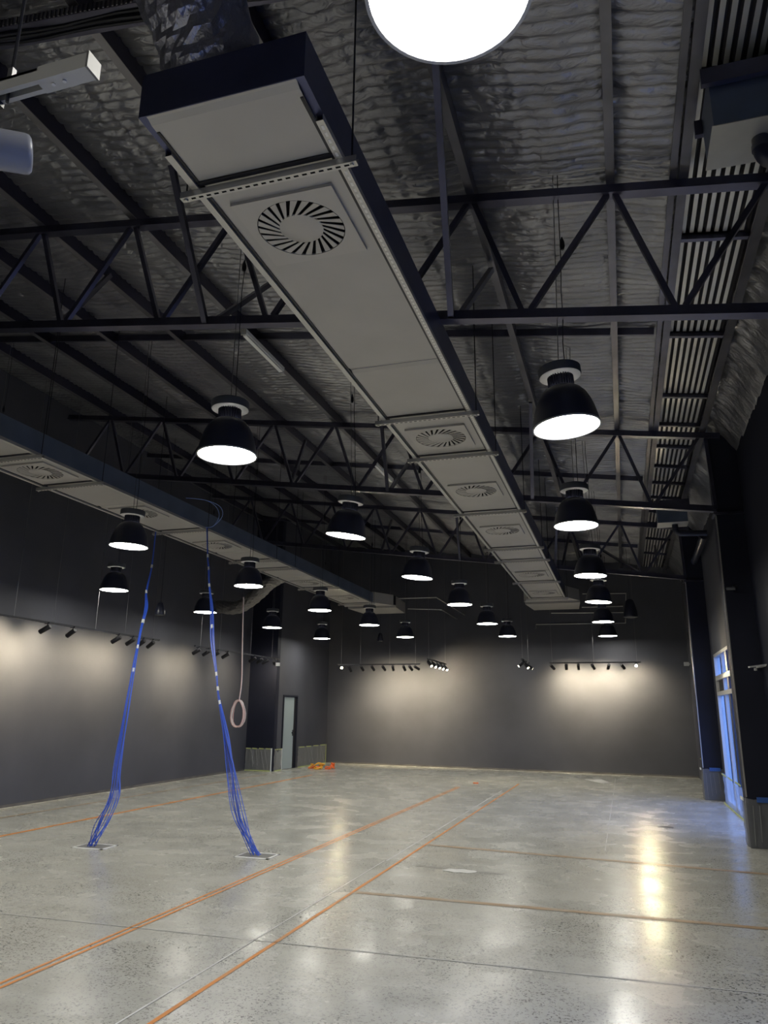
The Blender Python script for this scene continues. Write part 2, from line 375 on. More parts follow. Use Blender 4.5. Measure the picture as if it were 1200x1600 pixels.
# foil apron that folds down beside the eaves wall
def apron(X, Y):
    u = (X-1.40)/.44
    return zt(X)+.18-.45*np.clip(u, 0, 1)**1.6+np.abs(vnoise(X, Y, 6, 21)-.5)*.10+(vnoise(X, Y, 17, 22)-.5)*.03
grid('foil_apron', np.arange(1.38, 1.86, .03), np.arange(YB-.1, 23.4, .05), apron, FOIL, ce)
mb = MB(); mb.v = [(-10.8, YB-.2, zt(-10.8)+.42), (2, YB-.2, zt(2)+.42), (2, 24.8, zt(2)+.42), (-10.8, 24.8, zt(-10.8)+.42)]; mb.f = [(0, 1, 2, 3)]
obj('roof_sheeting', mb, STEEL, ce)
WEB = mat('purlin_web_shade', (.045, .045, .075), .4, metal=.9)  # same steel as the flange, coloured darker for the shade on the web
def cpurlin(x, parent, y0=YB, y1=None, w_=.07, d_=.19, name='purlin'):
    y1 = y1 or ew(x); z = zt(x)+.05; mb = MB()
    mb.box(x-w_/2, x+w_/2, y0, y1, z, z+.006).box(x+w_/2-.006, x+w_/2, y0, y1, z+.006, z+d_).box(x-w_/2, x-w_/2+.005, y0, y1, z+.006, z+.024)
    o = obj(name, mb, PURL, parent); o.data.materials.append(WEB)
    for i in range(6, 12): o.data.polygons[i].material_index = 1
    return o
for x in PX[1:]: cpurlin(x, ce)
cpurlin(.74, ce, w_=.075); cpurlin(.66, ce, w_=.05, d_=.16); cpurlin(1.385, ce, w_=.09)
for y in (2.95, 8.35, 14.2, 20.3):
    for i in range(len(PX)-1):
        xa, xb = PX[i+1]+.04, (PX[i]-.04 if i else .62)
        obj('bridging_bar', MB().bar((xa, y, zt(xa)+.14), (xb, y, zt(xb)+.14), .03, .09), STEEL, ce)
# corrugated sheets of the eaves gutter, ribs running along the building
cy = [-4.4, -2.5, -.6, 1.0, 2.75, 4.62, 6.52, 8.42, 10.2, 11.3, 12.3, 13.34, 14.36, 15.4, 16.5, 17.6, 19.2, 21, 23.2]
CORR = mat('zinc_corrugated_sheet', (.66, .65, .60), .38, metal=.6, var=(2, .15))
TROUGH_SHADE = mat('sheet_trough_shade', (.05, .05, .06), .6)  # recess shade between the zinc ribs, painted as a dark material
for j in range(len(cy)-1):
    ya, yb = cy[j]+.05, cy[j+1]-.05; mb = MB(); n = 8; seg = 8; N = n*seg; prof = (.0, .0, .0, .0, .0, .05, .055, .05)
    pts = [(.79+.55*i/N, zt(.79+.55*i/N)+.15+prof[i % seg]) for i in range(N+1)]
    for (xa, za) in pts: mb.v += [(xa, ya, za), (xa, yb, za)]
    mb.f = [(2*i, 2*i+2, 2*i+3, 2*i+1) for i in range(N)]
    o = obj('corrugated_sheet', mb, CORR, ce); o.data.materials.append(TROUGH_SHADE)
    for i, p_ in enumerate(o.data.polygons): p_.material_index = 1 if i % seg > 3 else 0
    y = cy[j+1]
    obj('gutter_batten', MB().bar((.78, y, zt(.78)+.125), (1.36, y, zt(1.36)+.125), .05, .05), STEEL, ce)

# ================================================================ FLOOR LINES
def line(xa, ya, xb, yb, w_, mt, label, z=.0025, brk=None):
    d_ = Vector((xb-xa, yb-ya, 0)); L_ = d_.length; n = max(2, int(L_/.25)); nrm = Vector((-d_.y, d_.x, 0)).normalized()
    mb = MB(); rr = random.Random(int(abs(xa*97+ya*31)))
    for s_ in (0, 1):
        for i in range(n+1):
            p = Vector((xa, ya, 0))+d_*i/n+nrm*((s_-.5)*w_*(1+rr.uniform(-.12, .12)))
            mb.v.append((p.x, p.y, z))
    mb.f = [(i, i+1, n+2+i, n+1+i) for i in range(n)]
    return mb
def lines(name, label, cat, mt, segs):
    mb = MB()
    for s_ in segs:
        q = line(*s_, mt, label); n = len(mb.v); mb.v += q.v; mb.f += [tuple(n+i for i in f) for f in q.f]
    o = obj(name, mb, mt); tag(o, label, cat); return o
lines('floor_line', 'bright orange double tape line running from bottom left to far middle', 'tape line', T_OR,
      [(-3.81, 3.2, -3.79, 17.9, .028), (-3.75, 3.2, -3.73, 17.9, .028)])
lines('floor_line', 'bright orange single tape line running from the bottom edge to the end wall', 'tape line', T_OR, [(-2.575, 3.2, -2.56, 19.3, .034)])
lines('floor_line', 'dull orange tape line on the floor nearer the left wall', 'tape line', T_OR, [(-8.03, 7.6, -8.10, 19.6, .075)])
lines('floor_line', 'faint orange tape line closest to the foot of the left wall', 'tape line', T_BR, [(-9.35, 9.0, -9.30, 19.2, .06)])
lines('floor_line', 'nearer brown worn line crossing the floor from orange line to right edge', 'tape line', T_BR, [(-2.54, 7.33, 1.4, 7.27, .085)])
lines('floor_line', 'farther brown worn line crossing the right half of the floor', 'tape line', T_BR, [(-2.54, 10.12, 1.5, 9.62, .10)])
lines('floor_line', 'thin white chalk line beside the single orange line', 'chalk line', T_WH, [(-2.745, 3.4, -2.745, 8.9, .014), (-2.72, 8.9, -2.70, 17.5, .02)])
lines('floor_joint', 'pale saw-cut joint crossing the whole floor in the foreground', 'floor joint', T_GR, [(-9.4, 5.55, 1.78, 5.68, .016)])
lines('floor_joint', 'dark hairline joint crossing the floor beyond the cable boxes', 'floor joint', T_DK, [(-3.7, 8.95, -1.2, 8.6, .014)])
lines('floor_joint', 'faint joint on the floor along the right wall bays', 'floor joint', T_GR, [(-.35, 10.5, -.35, 22.0, .012)])
mb = MB(); rr = random.Random(5); n = 18
mb.v = [(-1.82+.19*math.cos(2*math.pi*i/n)*rr.uniform(.8, 1.1), 8.64+.10*math.sin(2*math.pi*i/n)*rr.uniform(.7, 1.2), .003) for i in range(n)]; mb.f = [tuple(range(n))]
tag(obj('plaster_patch', mb, T_WH), 'small white plaster patch on the floor right of centre', 'patch')
mb = MB(); mb.v = [(-1.15, 21.3, .004), (-.62, 20.2, .004), (-.45, 20.5, .006), (-.7, 21.5, .004)]; mb.f = [(0, 1, 2, 3)]
tag(obj('paper_sheet', mb, T_WH), 'pale sheet lying on the floor before the end wall, right of centre', 'sheet')
t_ = thing('floor_outlet', (.48, 13.0, 0), 'small dark rectangular floor outlet in the blue-lit patch', 'floor outlet')
obj('cover_plate', MB().box(-.11, .11, -.08, .08, .0005, .006), ALUD, t_); obj('lid', MB().box(-.08, .08, -.055, .055, .006, .009), BLACKM, t_)
tag(obj('rubble_chip', MB().box(-3.62, -3.50, 18.95, 19.03, .0, .02), ORANGE), 'small red chip at the far end of the double orange line', 'debris')

# ================================================================ COLUMNS
def column(y, label, wrap=True, dep=.30):
    t_ = thing('column', (1.45, y, 0), label, 'column', None)
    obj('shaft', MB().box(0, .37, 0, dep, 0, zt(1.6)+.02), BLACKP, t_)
    obj('edge_trim', MB().box(-.006, .012, -.006, .006, .62, zb(1.45)-.1), RAIL if wrap else BLACKM, t_)
    obj('cap_plate', MB().box(-.03, .37, -.05, .25, zb(1.45)-.09, zb(1.45)-.06), STEEL, t_)
    if wrap:
        # crumpled plastic sheet round the foot
        mb = MB(); nu, nv = 22, 10; pts = []
        per = [(-.012, dep), (-.012, -.012), (.37, -.012)]; L1 = dep+.012; L2 = .382; T_ = L1+L2
        r2 = random.Random(int(y*10))
        for j in range(nv+1):
            for i in range(nu+1):
                s_ = T_*i/nu
                if s_ < L1: p = (-.014-r2.uniform(0, .014), dep-s_)
                else: p = (-.014+(s_-L1), -.014-r2.uniform(0, .014))
                mb.v.append((p[0], p[1], .005+.60*j/nv+(r2.uniform(-.015, .01) if j == nv else 0)))
        for j in range(nv):
            for i in range(nu): a_ = j*(nu+1)+i; mb.f.append((a_, a_+1, a_+nu+2, a_+nu+1))
        pl = obj('plastic_wrap', mb, PLASTG, t_, smooth=True); pl['label'] = 'grey translucent plastic sheet taped round the column foot'
        obj('tape_strip', MB().box(.12, .33, -.036, -.029, .56, .625), BTAPE, t_)
        obj('tape_strip', MB().box(-.04, -.03, .03, dep-.03, .57, .61), TIE, t_)
        cr_ = MB()
        for k in range(4):
            x = .05+.08*k; cr_.bar((x, -.034, .03+.05*k), (x+r2.uniform(-.03, .05), -.034, .52), .006, .004)
        obj('crease', cr_, CREASE, t_)
    return t_
column(11.4, 'nearest black column in view, wrapped in grey plastic at its foot, at right edge')
column(17.3, 'farther black column between the window and the end wall, plastic round its foot')
column(5.6, 'black column under the right end of the nearest truss, beyond the right edge', wrap=False, dep=.4)

# ================================================================ TRUSSES
def truss(y, label, braces):
    t_ = thing('roof_truss', (0, y, 0), label, 'truss')
    xl = lw(y)+.02; xr = 1.62
    for nm, f, dz in (('top_chord', zt, .05), ('bottom_chord', zb, .05)):
        xe = xr if nm == 'top_chord' else 1.47
        mb = MB(); za, zc = f(xl), f(xe)
        # angle pair: flat flange below, two webs above
        mb.bar((xl, 0, za-dz+.005), (xe, 0, zc-dz+.005), .10, .010); mb.bar((xl, 0, za), (xe, 0, zc), .05, .09)
        obj(nm, mb, STEEL, t_)
    for x in PX[:]:
        if x > 1.4 or x < -9.9: continue
        for bx_ in (x+.44, x-.73):
            if not (xl+.1 < bx_ < 1.35): continue
            s_ = .03 if bx_ > x else -.03
            obj('web_strut', MB().bar((x+s_, 0, zt(x+s_)-.04), (bx_-s_*1.2, 0, zb(bx_)+.04), .045, .045, (0, 1, 0)), STEEL, t_)
    obj('web_strut', MB().bar((1.42, 0, zt(1.42)), (1.46, 0, zb(1.46)), .05, .05, (0, 1, 0)), STEEL, t_)
    for (xb, ya, xa_, za_) in braces:
        obj('fly_brace', MB().bar((xb, 0, zb(xb)-.02), (xa_, ya, za_), .05, .05, (1, 0, 0)), STEEL, t_)
    return t_
truss(5.6, 'nearest black steel roof truss, spanning the upper part of the view',
      [(-1.18, -1.49, -.95, 6.02), (-1.12, 1.1, -.99, 6.0), (-3.56, -.81, -3.52, 6.33), (-3.5, 1.16, -3.48, 6.33), (-5.3, .87, -5.46, 6.6)])
truss(11.4, 'middle black steel roof truss, between the second pendant lamps and the far ones',
      [(-3.52, -.34, -3.54, 6.33), (-3.5, 1.68, -3.58, 6.33), (-5.3, .82, -5.41, 6.58), (-1.15, -1.2, -1.0, 6.0)])
truss(17.3, 'farthest black steel roof truss, just before the end wall',
      [(-3.52, -.3, -3.53, 6.33), (-1.15, 1.2, -1.0, 6.0), (.60, 2.6, -.35, 5.85), (.9, 2.0, 1.0, 5.7), (-5.5, 1.2, -5.6, 6.6), (-1.3, -1.2, -1.1, 6.0)])

# ================================================================ DUCTS
def vane_mesh():
    mb = MB(); k = 24; w2 = 2*math.pi/k
    def P(r, a, z): a = a+(r-.13)*2.6; return (r*math.cos(a), r*math.sin(a), z)
    for (r, s0) in ((.138, .0095), (.27, .0135)):
        g = s0/r
        mb.v += [P(r, g, -.008), P(r, w2-g, -.006), P(r, w2-g, -.002), P(r, g, -.004)]
    for q in (0,): mb.f += [tuple(q+i for i in f) for f in ((0, 1, 5, 4), (1, 2, 6, 5), (2, 3, 7, 6), (3, 0, 4, 7))]
    mb.f += [(3, 2, 1, 0), (4, 5, 6, 7)]
    return mb.mesh('vane', DIFF)
VANE = vane_mesh()
def plate_mesh():
    mb = MB(); k = 48; R_ = .275; S = .325
    def sq(a):
        c, s_ = math.cos(a), math.sin(a); q = S/max(abs(c), abs(s_)); return c*q, s_*q
    for i in range(k):
        a = 2*math.pi*(i+.0)/k; c, s_ = math.cos(a), math.sin(a); x, y = sq(a)
        mb.v += [(R_*c, R_*s_, -.008), (x, y, -.008), (x, y, .012), (R_*c, R_*s_, .004)]
    for i in range(k):
        j = (i+1) % k
        for p, q in ((0, 1), (1, 2), (3, 0)): mb.f.append((4*i+q, 4*i+p, 4*j+p, 4*j+q))
    return mb.mesh('face_plate', DIFF)
PLATE = plate_mesh()
HUB = MB().lathe([(.0, -.008), (.134, -.008), (.138, -.006), (.138, .004)], 32).mesh('hub', DIFF, True)
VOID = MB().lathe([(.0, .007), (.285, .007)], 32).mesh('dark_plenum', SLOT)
def diffuser(parent, x, y, z):
    d_ = link('diffuser', PLATE, parent, (x, y, z-.016))
    for k in range(24):
        v_ = link('vane', VANE, d_); v_.rotation_euler.z = 2*math.pi*k/24
    link('hub', HUB, d_); link('dark_plenum', VOID, d_)
def chan_mesh(wd):
    mb = MB(); mb.box(-wd/2, wd/2, -.0205, .0205, -.041, -.037).box(-wd/2, wd/2, -.0205, -.017, -.037, 0).box(-wd/2, wd/2, .017, .0205, -.037, 0)
    return mb.mesh('cross_channel', RAIL)
def slot_mesh(wd):
    mb = MB(); n = int(wd/.05)
    for i in range(n):
        x = -wd/2+.03+i*.05; mb.box(x-.014, x+.014, -.006, .006, -.0422, -.040)
    return mb.mesh('slot_row', SLOT)
def duct(x0, x1, y0, y1, z, zt_, chans, seams, diffs, side, label, bright):
    xc = (x0+x1)/2; t_ = thing('air_duct', (xc, y0, z), label, 'duct'); w_ = (x1-x0)/2; L_ = y1-y0; H_ = zt_-z
    obj('duct_casing', MB().box(-w_, w_, 0, L_, .012, H_), side, t_)
    mbs = sorted([0]+[c-y0 for c in chans]+[c-y0 for c in seams]+[L_])
    for a_, b2 in zip(mbs[:-1], mbs[1:]):
        # folded panel: flat field with a raised edge at both ends
        mb = MB(); e = .035; zs = (.010, .010, -.003, -.003, .010, .010); yy = (a_+.004, a_+.02, a_+.02+e, b2-.02-e, b2-.02, b2-.004)
        n = len(mb.v)
        for yq, zq in zip(yy, zs): mb.v += [(-w_+.045, yq, zq), (w_-.045, yq, zq)]
        mb.f += [(n+2*i, n+2*i+2, n+2*i+3, n+2*i+1) for i in range(5)]
        obj('bottom_panel', mb, DUCTB, t_)
    for s_, nm in ((-1, 'edge_rail'), (1, 'edge_rail')):
        xx = s_*(w_-.02); mb = MB()
        mb.box(xx-.021, xx+.021, .25, L_, -.024, -.020).box(xx-.021, xx-.017, .25, L_, -.02, .012).box(xx+.017, xx+.021, .25, L_, -.02, .012)
        rl = obj(nm, mb, RAIL, t_)
        if s_ == 1 and bright:
            mb = MB(); yq = .3
            while yq < L_-.1:
                mb.box(xx-.007, xx+.007, yq-.015, yq+.015, -.0252, -.0238); yq += .05
            stuff(obj('slot_row', mb, SLOTW, rl)); rl['label'] = 'perforated edge rail with pale slots'
        obj('edge_gasket', MB().box(s_*(w_-.055)-.008, s_*(w_-.055)+.008, .1, L_, -.010, .012), BLACKM, t_)
    W_ = 2*w_+.16; cm = chan_mesh(W_); sm_ = slot_mesh(W_)
    for c in chans:
        ch = link('cross_channel', cm, t_, (0, c-y0, -.024)); link('slot_row', sm_, ch)['kind'] = 'stuff'
        obj('gasket_strip', MB().box(-w_, w_, c-y0-.05, c-y0-.021, -.012, .01), BLACKM, t_)
        for s_ in (-1, 1):
            xr_ = s_*(w_+.05); top = zt(xc+xr_)+.2-z
            obj('hanger_rod', MB().tube([(xr_, c-y0, -.07), (xr_, c-y0, top)], .0055, 5), WIRE, t_)
            obj('rod_nut', MB().tube([(xr_, c-y0, -.075), (xr_, c-y0, -.063)], .012, 6), RAIL, t_)
    for dy in diffs: diffuser(t_, 0, dy-y0, .0)
    return t_
MC = [3.23, 6.93, 8.18, 10.84, 13.48, 14.65, 17.26, 19.88]
dm = duct(-2.20, -1.27, 2.68, 19.95, 4.6, 4.88, MC, [5.76, 11.1, 16.0], [3.73, 7.59, 9.71, 12.1, 16.34, 19.0], DUCTS,
     'large grey-bottomed air duct running overhead from top centre to the end wall', True)
LC = [3.3, 5.6, 6.84, 7.97, 10.71, 13.38, 14.29, 16.88, 19.69]
dl = duct(-7.43, -6.50, 1.5, 19.75, 4.6, 4.87, LC, [9.1, 12.6, 15.4], [4.1, 7.41, 9.53, 11.93, 16.2, 18.65], DUCTL,
     'slate-sided air duct on the left, hung above the left pendant lamps', False)
def plenum(par, y0, xl, xr, xL, xR, H_=.30):
    # flared transition, dark collar, then the end box
    def prism(a_, b2, ya, yb, z0, z1, nm, mt):
        mb = MB(); mb.v = [(a_[0], ya, z0), (a_[1], ya, z0), (a_[1], ya, z1), (a_[0], ya, z1), (b2[0], yb, z0), (b2[1], yb, z0), (b2[1], yb, z1), (b2[0], yb, z1)]
        mb.f = [(0, 1, 2, 3), (5, 4, 7, 6), (0, 4, 5, 1), (3, 2, 6, 7), (0, 3, 7, 4), (1, 5, 6, 2)]; return obj(nm, mb, mt, par)
    prism((xl, xr), (xL, xR), y0, y0+.7, .0, H_, 'flared_transition', DUCTB)
    prism((xL, xR), (xL, xR), y0+.7, y0+.95, .03, H_, 'collar', BLACKM)
    prism((xL, xR), (xL+.1, xR-.1), y0+.95, y0+2.3, -.02, H_, 'end_plenum', DUCTB)
plenum(dm, 17.27, -.465, .465, -.70, .78); plenum(dl, 18.25, -.465, .465, -.62, .85)
def elbow_pts(*p): return [Vector(q) for q in p]
# crumpled flexible ducts
def flex(pts, r, mt, name, label, parent=None, nseg=46, wr=.10, seed=1):
    P_ = [Vector(p) for p in pts]; out = []
    for i in range(len(P_)-1):
        p0 = P_[max(i-1, 0)]; p1 = P_[i]; p2 = P_[i+1]; p3 = P_[min(i+2, len(P_)-1)]
        for j in range(nseg//(len(P_)-1)):
            t2 = j/(nseg//(len(P_)-1))
            out.append(.5*((2*p1)+(p2-p0)*t2+(2*p0-5*p1+4*p2-p3)*t2*t2+(3*p1-p0-3*p2+p3)*t2**3))
    out.append(P_[-1]); mb = MB(); k = 40; mb.tube(out, r, k, caps=False); g = random.Random(seed)
    n = len(out); ph = [g.uniform(0, 6.28) for _ in range(8)]
    for i in range(n):
        for j in range(k):
            idx = i*k+j; v_ = Vector(mb.v[idx]); c = out[i]; a_ = 2*math.pi*j/k
            q = math.sin(i*1.9+2*math.sin(a_*3+ph[0])+ph[1])*.45+math.sin(a_*7+i*.8+ph[2])*.35+math.sin(a_*13-i*1.7+ph[3])*.25+g.uniform(-.3, .3)
            mb.v[idx] = tuple(c+(v_-c)*(1+wr*q))
    o = obj(name, mb, mt, parent, smooth=False)
    if label and not parent: tag(o, label, 'duct')
    return o
flex([(-2.6, .4, 5.85), (-2.35, 1.5, 5.85), (-2.1, 2.3, 5.65), (-1.95, 2.8, 5.25), (-1.93, 2.98, 4.88)], .27, FLEXD, 'flexible_duct', 'crumpled dark foil flexible duct dropping onto the near end of the large duct', wr=.07)
flex([(-9.9, 17.2, 4.25), (-9.2, 17.0, 4.18), (-8.5, 16.6, 4.40), (-7.9, 16.1, 4.62), (-7.43, 15.8, 4.72)], .16, COPPER, 'flexible_duct', 'foil flexible duct joining the left duct to the far left wall', seed=5, wr=.09)

# refrigerant pipes at the duct ends
def towall(p):
    s_ = (ew(p[0])-.02)/p[1]; return (p[0]*s_, ew(p[0]*s_)-.02, 1.65+(p[2]-1.65)*s_)
def pipes(label, runs, r=.014):
    p0 = runs[0][0]; t_ = thing('pipe_run', p0, label, 'pipes')
    for q in runs: obj('pipe', MB().tube([Vector(p)-Vector(p0) for p in q], r, 8), RAIL, t_, smooth=True)
pipes('pair of thin pipes running from the left duct end towards the end wall', [[(-5.79, 19.85, 4.70), (-4.72, 19.9, 4.70), (-4.72, 23.8, 4.70)], [(-5.95, 21.4, 4.62), (-4.95, 21.5, 4.58), (-4.98, 23.8, 4.58)]])
pipes('loops of thin pipe on the end wall beside the large duct end', [[towall(p) for p in q] for q in ([(-.96, 22.8, 5.1), (.27, 22.8, 5.07), (.2, 22.8, 4.22)], [(-1.0, 22.8, 4.7), (.16, 22.8, 4.7)], [(-1.9, 22.85, 4.56), (.16, 22.85, 4.52)], [(-2.37, 22.9, 4.12), (-2.37, 22.9, 4.24), (.21, 22.9, 4.22)])])

# gutter sumps with downpipes
def sump(x, y, z, label):
    t_ = thing('gutter_sump', (x, y, z), label, 'gutter box')
    obj('sump_box', MB().box(0, .52, 0, .40, 0, .42), DUCTL, t_)
    obj('base_plate', MB().box(-.012, .532, -.012, .412, -.006, .0), CORR, t_)
    obj('flange', MB().box(-.05, .57, .41, .45, .30, .42), STEEL, t_); obj('flange', MB().box(-.05, .57, -.05, -.01, .30, .42), STEEL, t_)
    pts = [(.30, .19, 0), (.30, .19, -.08)]
    for k in range(1, 7):
        a_ = math.radians(15*k); pts.append((.30+.10*(1-math.cos(a_)), .19+.02*math.sin(a_), -.08-.10*math.sin(a_)))
    pts.append((.84, .24, -.19))
    obj('downpipe', MB().tube(pts, .055, 20), SHADE, t_, smooth=True)
    obj('pipe_collar', MB().tube([(.30, .19, -.09), (.30, .19, -.055)], .061, 20), SHADE, t_, smooth=True)
sump(.80, 4.43, 5.30, 'grey gutter box with black pipe elbow at upper right edge')
sump(.84, 14.45, 5.12, 'dark gutter box with black pipe elbow at the far eaves')
t_ = thing('drain_pipe', (1.82, 14.80, 4.93), 'thick dark pipe along the eaves wall behind the far gutter box', 'pipe')
obj('pipe_barrel', MB().tube([(-.18, 0, -.02), (-.16, 2.4, -.06)], .07, 16), SHADE, t_, smooth=True)

# ================================================================ PENDANT LAMPS
def dome():
    pr = [(.098, .335), (.112, .330), (.150, .305), (.185, .262), (.212, .205), (.232, .140), (.246, .075), (.256, .022), (.262, .008), (.262, 0),
          (.252, 0), (.250, .022), (.238, .075), (.205, .2), (.1, .325)]
    return MB().lathe(pr, 48).mesh('shade', SHADE, True)
DOME = dome()
GLASS = MB().lathe([(.0, .006), (.251, .006)], 48).mesh('light_panel', GLOW)
def sink():
    mb = MB(); mb.lathe([(.08, .33), (.08, .43)], 24)
    for k in range(30):
        a_ = 2*math.pi*k/30; c, s_ = math.cos(a_), math.sin(a_)
        mb.bar((.088*c, .088*s_, .325), (.088*c, .088*s_, .43), .006, .028, (c, s_, 0))
    return mb.mesh('heat_sink', FIN)
SINK = sink()
CAPU = MB().lathe([(.0, .430), (.155, .430), (.162, .434)], 40).mesh('cap_underside', CAPG, True)
CAPT = MB().lathe([(.162, .433), (.166, .445), (.166, .500), (.158, .508), (.0, .512)], 40).mesh('driver_cap', CAPD, True)
EYE = MB().tube([(-.012, 0, .51), (-.012, 0, .535), (0, 0, .548), (.012, 0, .535), (.012, 0, .51)], .004, 6).mesh('eye_bolt', WIREG, True)
RIM = MB().lathe([(.250, -.001), (.262, -.001), (.264, .004), (.262, .010)], 48).mesh('rim_ring', CAPG, True)
def lamp(x, y, z, label, rx=0, ry=0, grp='high bay pendant lamps'):
    t_ = thing('pendant_lamp', (x, y, z), label, 'lamp', grp); t_.rotation_euler = (0, 0, 0)
    b_ = []
    R_ = (math.radians(rx), math.radians(ry), 0)
    for nm, me in (('shade', DOME), ('light_panel', GLASS), ('heat_sink', SINK), ('cap_underside', CAPU), ('driver_cap', CAPT), ('eye_bolt', EYE), ('rim_ring', RIM)):
        o = link(nm, me, t_); o.rotation_euler = R_
    tp = Matrix.Rotation(R_[1], 3, 'Y') @ (Matrix.Rotation(R_[0], 3, 'X') @ Vector((0, 0, .545)))
    top = zt(x)+.20-z
    obj('suspension_wire', MB().tube([tp, (0, 0, top)], .0035, 5), WIREG, t_)
    g = random.Random(int(x*100+y*10)); pts = [Vector((tp.x+.05, tp.y, .50))]
    for k in range(1, 9): pts.append(Vector((tp.x*(1-k/8)+.045+g.uniform(-.008, .008), g.uniform(-.008, .008), .5+(top-.5)*k/8)))
    obj('power_cord', MB().tube(pts, .004, 5), WIRE, t_, smooth=True)
    zz = .5+(top-.5)*.62
    obj('cord_plug', MB().tube([(.045, 0, zz-.05), (.045, 0, zz-.02), (.045, 0, zz+.02), (.045, 0, zz+.07)], [.012, .022, .02, .005], 10), BLACKM, t_, smooth=True)
LR = [(-.37, 1.79), (-.28, 5.61), (-.40, 8.87), (-.38, 12.33), (-.35, 15.39), (-.35, 18.84), (-.31, 22.35)]
LB = [(-3.15, 1.85), (-3.17, 5.49), (-3.23, 8.67), (-3.13, 11.83), (-3.10, 15.13), (-3.13, 18.66), (-3.09, 21.9)]
LCc = [(-6.3, 1.85), (-6.32, 5.3), (-6.33, 8.50), (-6.28, 11.94), (-6.28, 15.33), (-6.12, 18.32), (-6.07, 21.55)]
LD = [(-9.0, 1.85), (-9.0, 5.3), (-9.0, 8.6), (-8.98, 11.76), (-8.98, 15.06), (-8.88, 18.35), (-8.71, 21.51)]
FAR = ['first', 'second', 'third', 'fourth', 'fifth', 'sixth', 'farthest']
tilts = {(0, 1): (0, -4), (1, 2): (2, 8), (1, 3): (0, 5), (2, 2): (0, 2), (0, 4): (0, 3), (0, 3): (0, 2)}
for ri, (row, rn) in enumerate(((LR, 'row nearest the right wall'), (LB, 'row just left of the large duct'), (LCc, 'row beside the left duct'), (LD, 'row along the left wall'))):
    for k, (x, y) in enumerate(row):
        tx, ty = tilts.get((ri, k), (0, 0))
        lamp(x, y, 3.8, f'lit black dome pendant, {FAR[k]} in the {rn}', tx, ty)
for ri, x in enumerate((-.35, -3.15, -6.3, -9.1)):
    lamp(x, -1.5, 3.8, 'lit black dome pendant lamp hanging behind the camera, ' + ('right row', 'middle row', 'left duct row', 'left wall row')[ri])

# ================================================================ TRACK LIGHTS
HEAD = MB().tube([(0, 0, 0), (0, 0, -.008), (0, 0, -.20), (0, 0, -.205)], [.036, .042, .042, .038], 18).mesh('lamp_head', HEADM, True)
STEM = MB().tube([(0, 0, 0), (0, 0, -.055)], .009, 8).box(-.05, .05, -.017, .017, -.006, .016).mesh('track_adapter', BLACKM)
LENS = MB().lathe([(0, -.2062), (.034, -.2062)], 18).mesh('lens', SGLOW)
LENSF = MB().lathe([(0, -.2062), (.034, -.2062)], 18).mesh('lens', FGLOW)
LENSD = MB().lathe([(0, -.2062), (.034, -.2062)], 18).mesh('lens', CAPG)
SPOTS = {}
def spotdata(p, ang):
    k = (p, ang)
    if k not in SPOTS:
        s_ = bpy.data.lights.new('spot_beam', 'SPOT'); s_.energy = p*1.5; s_.spot_size = math.radians(ang); s_.spot_blend = .75
        s_.color = (1, .84, .54); s_.shadow_soft_size = .035; SPOTS[k] = s_
    return SPOTS[k]
def head(x, y, z, aim, label, grp, power=SPOT, ang=70, lens=LENS, rail=True):
    t_ = thing('track_spotlight', (x, y, z), label, 'spotlight', grp)
    link('track_adapter', STEM, t_)
    dv = Vector(aim).normalized(); q = (-dv).to_track_quat('Z', 'Y')
    pv = Vector((0, 0, -.075)); off = pv - dv*.06
    h_ = link('lamp_head', HEAD, t_); h_.location = off; h_.rotation_mode = 'QUATERNION'; h_.rotation_quaternion = q
    link('lens', lens, h_)
    if power:
        l_ = link('spot_beam', spotdata(power, ang), t_); l_.location = off+dv*.215; l_.rotation_mode = 'QUATERNION'; l_.rotation_quaternion = q
    return t_
def track(a_, b2, wires, label, r=.017, roofz=None):
    a_ = Vector(a_); b2 = Vector(b2); t_ = thing('lighting_track', tuple(a_), label, 'track'); d_ = b2-a_
    obj('rail', MB().bar((0, 0, .017), d_+Vector((0, 0, .017)), .035, .034), BLACKM, t_)
    obj('end_cap', MB().bar(d_+Vector((0, 0, .017)), d_*1.002+d_.normalized()*.02+Vector((0, 0, .017)), .038, .037), BLACKM, t_)
    for f in wires:
        p = d_*f; x = a_.x+p.x
        obj('drop_wire', MB().tube([p+Vector((0, 0, .034)), p+Vector((0, 0, zt(x)+.2-a_.z))], .004, 5), WIREG, t_)
Z = 3.05
track((-9.3, 7.6, Z), (-9.3, 13.8, Z), [(y-7.6)/6.2 for y in (9.75, 10.65, 11.76, 12.65, 13.6)], 'nearer black lighting track hanging along the left wall')
track((-9.3, 15.25, Z), (-9.3, 19.75, Z), [(y-15.25)/4.5 for y in (15.49, 16.38, 18.0, 19.3)], 'farther black lighting track hanging along the left wall')
yl = [8.45, 10.52, 11.16, 12.45, 12.9, 13.25, 13.58]
aims = [(-1, -.15, -.62), (-1, -.2, -.58), (-1, .1, -.58), (-1, -.1, -.56), (-1, .0, -.56), (-1, .1, -.56), (-1, .25, -.56)]
pw = [90, 125, 110, 50, 45, 45, 50]
for k, (y, am) in enumerate(zip(yl, aims)):
    head(-9.3, y, Z, am, f'{ORD[k]} spotlight from the near end of the nearer left wall track', 'spotlights on the left wall', pw[k], 112)
yl = [15.40, 15.84, 16.29, 16.76, 18.21, 18.63, 18.99, 19.44]
for k, y in enumerate(yl):
    head(-9.3, y, Z, (-1, .1*((k % 3)-1), -.56) if k < 7 else (-.35, 1, -.38), f'{ORD[k]} spotlight from the near end of the farther left wall track', 'spotlights on the left wall', 36 if k < 4 else (10 if k < 7 else 45), 110)
